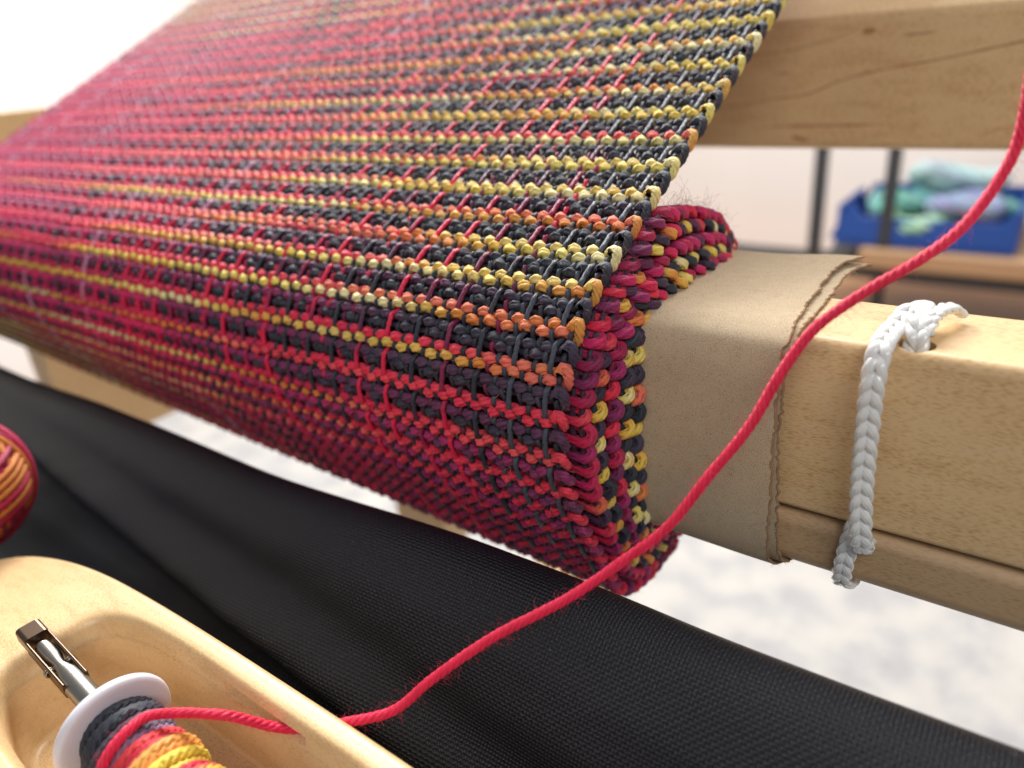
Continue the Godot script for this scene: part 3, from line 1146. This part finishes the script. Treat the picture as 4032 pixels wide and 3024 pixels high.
func make_bobbin(hub: Vector3, ax: Vector3, up: Vector3, sd: Vector3) -> void:
	var b := thing("bobbin", "white plastic bobbin wound with multicoloured yarn on the shuttle's pin", "bobbin", hub)
	var st := Shape.new()
	var white := plain(Color8(226, 226, 234), 0.38)
	white.subsurf_scatter_enabled = true
	white.subsurf_scatter_strength = 0.05
	var prof := [[-0.0020, 0.0034], [-0.0021, 0.0060], [-0.0020, 0.0130], [-0.0016, 0.0140], [-0.0010, 0.01452], [-0.0003, 0.01468], [0.0004, 0.01458], [0.0010, 0.0142], [0.0013, 0.0134], [0.0014, 0.0120], [0.0016, 0.0065]]
	for far in 2:
		st = Shape.new()
		var p := PackedVector3Array()
		for e in prof:
			for k in 73:
				var a := TAU * k / 72
				var off: float = e[0] if far == 0 else 0.062 - e[0]
				p.append(hub + ax * off + (up * cos(a) + sd * sin(a)) * e[1])
		st.sheet(p, 73, PackedVector2Array(), Color.WHITE, far == 0)
		part("flange", st, white, b)
	st = Shape.new()
	st.tube(PackedVector3Array([hub + ax * 0.001, hub + ax * 0.061]), PackedFloat32Array([0.0062]), PackedColorArray([Color.WHITE]), 28)
	part("core", st, white, b)
	# turns of yarn, dyed along its length
	var shades := [lin(40, 44, 54), lin(42, 46, 56), lin(44, 48, 60), lin(52, 56, 68), lin(138, 22, 60), lin(84, 84, 100), lin(150, 120, 156), lin(226, 66, 66), lin(204, 18, 56), lin(168, 10, 46), lin(232, 160, 74), lin(238, 150, 64), lin(232, 206, 74), lin(226, 186, 52), lin(238, 216, 150), lin(204, 24, 58), lin(214, 30, 66), lin(226, 190, 70), lin(228, 176, 60), lin(60, 60, 74), lin(44, 46, 58)]
	for k in 26:
		var at := 0.0030 + k * 0.0019 + rng.randf_range(-0.0003, 0.0003)
		var big := 0.0083 + 0.0007 * sin(k * 0.8) + rng.randf_range(-0.0003, 0.0005) + 0.0004 * minf(k, 8) / 8.0
		var slant := rng.randf_range(-0.0011, 0.0018)
		var p := PackedVector3Array()
		var c := PackedColorArray()
		var own: Color = shades[k % shades.size()]
		var nxt: Color = shades[(k + 1) % shades.size()]
		for i in 57:
			var a := TAU * i / 56
			p.append(hub + ax * (at + slant * cos(a)) + (up * cos(a) + sd * sin(a)) * (big + 0.0002 * sin(3 * a + k)))
			c.append(own.lerp(nxt, 0.12 + 0.12 * sin(a + k)))
		st = Shape.new()
		st.tube(p, PackedFloat32Array([0.00175]), c, 16, PackedVector3Array(), 1.0, 0.0085, true, 4, -TAU * big / 7.0)
		part("yarn_turn", st, yarn_mat, b)
	for lower in 2:   # the layers underneath
		st = Shape.new()
		st.tube(PackedVector3Array([hub + ax * 0.0018, hub + ax * 0.0600]), PackedFloat32Array([0.0080 - lower * 0.001]), PackedColorArray([lin(70, 26, 44)]), 32)
		if lower == 0:
			part("yarn_underlayer", st, fuzz_mat, b)


func make_cake() -> void:
	var mid := Vector3(-0.3215, -0.1355, -0.0610)
	var b := thing("yarn_ball", "wound red and orange yarn ball cut by the left frame edge", "yarn ball", mid)
	var st := Shape.new()
	var p := PackedVector3Array()
	for k in 25:
		for j in 49:
			var t := PI * k / 24
			var a := TAU * j / 48
			p.append(mid + Vector3(sin(t) * cos(a) * 0.0220, cos(t) * 0.0240, sin(t) * sin(a) * 0.0220))
	st.sheet(p, 49, PackedVector2Array(), lin(120, 16, 50), true)
	part("ball_core", st, fuzz_mat, b)
	var shades := [lin(186, 26, 70), lin(206, 48, 88), lin(160, 20, 66), lin(204, 104, 44), lin(176, 26, 72), lin(130, 22, 66)]
	for band in 9:
		var axis := Vector3(cos(band * 0.9), rng.randf_range(-0.15, 0.15), sin(band * 0.9)).normalized()
		if band == 3:
			axis = Vector3(0.1, 1.0, 0.1).normalized()
		var u := axis.cross(Vector3(0.3, 0.2, 1)).normalized()
		var w := axis.cross(u)
		for k in (7 if band < 4 else 3):
			var off := (k - 3) * 0.0031 + rng.randf_range(-0.0006, 0.0006) + (0.009 if band % 3 == 1 else (-0.010 if band % 3 == 2 else 0.0))
			var rad := sqrt(maxf(0.0001, 0.0243 * 0.0243 - off * off)) + 0.0004 * band
			var q := PackedVector3Array()
			for i in 49:
				var a := TAU * i / 48
				var d := u * cos(a) + w * sin(a)
				q.append(mid + axis * off + d * rad)
			st = Shape.new()
			st.tube(q, PackedFloat32Array([0.00155]), PackedColorArray([lin(206, 120, 44) if rng.randf() < 0.28 else shades[(band * 2 + k / 3) % shades.size()]]), 7, PackedVector3Array(), 1.0, 0.0085, true)
			part("yarn_turn", st, yarn_mat, b)


# ---------------------------------------------------------------- the room behind
func slab(x0: float, x1: float, y: float, z0: float, z1: float) -> Shape:
	var st := Shape.new()
	var p := PackedVector3Array()
	for z in [z0, z1]:
		for x in [x0, x1]:
			p.append(Vector3(x, y, z))
	st.sheet(p, 2, PackedVector2Array(), Color.WHITE, true)
	return st


func block(x0: float, x1: float, y0: float, y1: float, z0: float, z1: float, r := 0.004) -> Shape:
	var st := Shape.new()
	st.prism(rounded(z0, z1, y0, y1, [r, r, r, r], 3), along_x(x0), x1 - x0)
	return st


func make_room() -> void:
	var floor_m := wood_material(Color8(176, 132, 92), Color8(120, 84, 54), 0.45, Vector3(0.6, 3, 3), 61)
	floor_m.heightmap_enabled = false
	single("floor", slab(-2.3, 4, -0.85, -2.95, 2.0), floor_m, "", "", Vector3(0, -0.85, 0))
	var wall_m := plain(Color8(236, 230, 226), 0.9)
	single("wall", block(-2.3, 4, -0.85, 1.9, -3.05, -2.95), wall_m, "", "", Vector3(0, -0.85, -3.0))
	single("wall", block(-2.4, -2.3, -0.85, 1.9, -3.05, 0.6), wall_m, "", "", Vector3(-2.35, -0.85, -1.2))
	var soft := noise_bytes(512, 0.011, 91, 4)
	var fine := noise_bytes(512, 0.08, 92, 3)
	var pick := func(k: int) -> int:
		return clampi(int(soft[k] * 0.75 + fine[k] * 0.25), 0, 255)
	var rug_m := StandardMaterial3D.new()
	rug_m.albedo_texture = ramp_texture(512, pick, [[0.0, Color8(142, 142, 146)], [0.40, Color8(162, 161, 161)], [0.60, Color8(172, 170, 167)], [1.0, Color8(181, 178, 173)]])
	rug_m.roughness = 0.95
	rug_m.uv1_triplanar = true
	rug_m.uv1_scale = Vector3(1.6, 1.6, 1.6)
	single("rug", block(-2.2, 1.2, -0.846, -0.838, -1.75, 0.4), rug_m, "large off white rug with faint grey mottling under the loom", "rug", Vector3(-1, -0.846, -0.6))
	make_rack()


func make_rack() -> void:
	var black := plain(Color8(44, 46, 50), 0.5)
	var rack := thing("storage_rack", "black metal rack with slim posts and shelves by the white wall", "rack", Vector3(-0.3, -0.85, -2.3))
	for x in [-0.598, -0.406]:
		for z in [-2.31]:
			part("post", block(x - 0.016, x + 0.016, -0.85, 0.9, z - 0.016, z + 0.016), black, rack)
	part("shelf", block(-1.6, -0.615, -0.745, -0.715, -2.58, -2.30), black, rack)
	part("shelf", block(-0.581, 0.6, -0.705, -0.668, -2.60, -2.27), black, rack)
	var plank := plain(Color8(160, 128, 96), 0.6)
	part("plank", block(-0.46, 0.5, -0.6675, -0.618, -2.7, -2.26), plank, rack)
	# bin
	var blue := plain(Color8(16, 64, 140), 0.7)
	var bin_ := thing("blue_bin", "low blue fabric bin heaped with pale green skeins on the rack", "bin", Vector3(-0.3, -0.617, -2.45))
	part("bin_base", block(-0.54, -0.09, -0.6165, -0.600, -2.60, -2.30), blue, bin_)
	var front := Shape.new()
	front.prism(PackedVector2Array([Vector2(-0.555, -0.5995), Vector2(-0.085, -0.5995), Vector2(-0.095, -0.490), Vector2(-0.13, -0.535), Vector2(-0.47, -0.535), Vector2(-0.505, -0.492)]), Transform3D(Basis(Vector3(1, 0, 0), Vector3(0, 1, 0), Vector3(0, 0, 1)), Vector3(0, 0, -2.31)), 0.012)
	part("bin_front", front, blue, bin_)
	front = Shape.new()
	front.prism(PackedVector2Array([Vector2(-0.555, -0.5995), Vector2(-0.085, -0.5995), Vector2(-0.095, -0.490), Vector2(-0.505, -0.492)]), Transform3D(Basis.IDENTITY, Vector3(0, 0, -2.61)), 0.012)
	part("bin_back", front, blue, bin_)
	for s in 2:
		part("bin_side", block(-0.54 if s == 0 else -0.100, -0.528 if s == 0 else -0.088, -0.5995, -0.505, -2.597, -2.312), blue, bin_)
	# skeins
	var tones := [lin(104, 170, 156), lin(146, 186, 148), lin(80, 150, 154), lin(176, 202, 208), lin(132, 134, 174), lin(72, 136, 130)]
	var says := ["mint green skein at the left of the blue bin", "pale lime skein low at the front of the blue bin", "teal skein at the centre of the blue bin", "pale ice blue skein topmost on the heap in the bin", "lavender skein showing near the middle of the bin", "dark teal skein at the right of the blue bin"]
	var spots := [Vector3(-0.385, -0.515, -2.42), Vector3(-0.33, -0.545, -2.36), Vector3(-0.275, -0.505, -2.42), Vector3(-0.265, -0.445, -2.46), Vector3(-0.225, -0.500, -2.36), Vector3(-0.18, -0.520, -2.43)]
	for k in 6:
		var sk := thing("yarn_skein", says[k], "yarn skein", spots[k], "skeins of yarn in the blue bin")
		for s in 5:
			var p := PackedVector3Array()
			for i in 41:
				var a := TAU * i / 40
				var g := a * 3.0 + s * TAU / 5
				var long := 0.105 if k == 3 else 0.075
				p.append(spots[k] + Vector3(cos(a) * (long + 0.012 * cos(g)), 0.014 * sin(g) + 0.012 * sin(2 * a + k) + (0.02 * sin(a) if k == 3 else 0.0), sin(a) * (0.045 + 0.012 * cos(g))))
			var st := Shape.new()
			st.tube(p, PackedFloat32Array([0.013]), PackedColorArray([tones[k].lerp(tones[(k + s) % 6], 0.25)]), 7, PackedVector3Array(), 1.0, 0.05, true)
			part("strand", st, fuzz_mat, sk)


# ---------------------------------------------------------------- scene
func _ready() -> void:
	rng.seed = 20240611
	noise.seed = 9
	noise.frequency = 0.02
	noise.fractal_octaves = 2
	# camera
	var cam := Camera3D.new()
	cam.name = "camera"
	cam.transform = Transform3D(Basis(Vector3(0.80709699, -0.07922808, -0.58507894), Vector3(-0.1870743, 0.90558114, -0.38069148), Vector3(0.55999791, 0.41670818, 0.71607027)).orthonormalized(), EYE)
	cam.near = 0.01
	cam.far = 40.0
	var lens := CameraAttributesPhysical.new()
	lens.frustum_focal_length = 23.146
	lens.frustum_focus_distance = 0.205
	lens.exposure_aperture = 6.0
	lens.frustum_near = 0.01
	lens.frustum_far = 40.0
	cam.attributes = lens
	add_child(cam)
	cam.current = true
	# light
	var env := Environment.new()
	env.background_mode = Environment.BG_COLOR
	env.background_color = Color8(226, 232, 240)
	env.background_energy_multiplier = 0.30
	env.tonemap_mode = Environment.TONE_MAPPER_LINEAR
	env.tonemap_exposure = 1.0
	env.sdfgi_enabled = true
	env.ssao_enabled = true
	env.ssil_enabled = true
	var we := WorldEnvironment.new()
	we.name = "surroundings"
	we.environment = env
	add_child(we)
	area_light("window", Vector3(-1.5, 1.25, -1.25), Vector3(-0.2, -0.1, -0.2), Vector2(0.7, 0.9), 7.0, Color(1.0, 0.99, 0.975))
	area_light("ceiling_lamp", Vector3(-0.6, 1.75, -1.7), Vector3(-0.6, -0.85, -1.75), Vector2(1.3, 1.0), 7.5, Color(1.0, 0.985, 0.965))
	area_light("front_fill", Vector3(1.0, 1.4, 1.0), Vector3(-0.15, -0.1, -0.2), Vector2(1.2, 0.7), 2.0, Color(1.0, 0.98, 0.97))  # added soft fill from behind the camera, not a lamp of the room
	make_materials()
	make_room()
	make_loom()
	make_paper()
	make_cloth()
	make_sling()
	make_shuttle()
	make_cake()
	make_cord()
	make_thread()


func area_light(called: String, at: Vector3, to: Vector3, size: Vector2, energy: float, col: Color) -> void:
	var l := AreaLight3D.new()
	l.name = called
	l.area_size = size
	l.light_energy = energy
	l.light_color = col
	l.shadow_enabled = true
	l.set("area_range", 12.0)
	add_child(l)
	l.look_at_from_position(at + EYE, to + EYE, Vector3.UP)
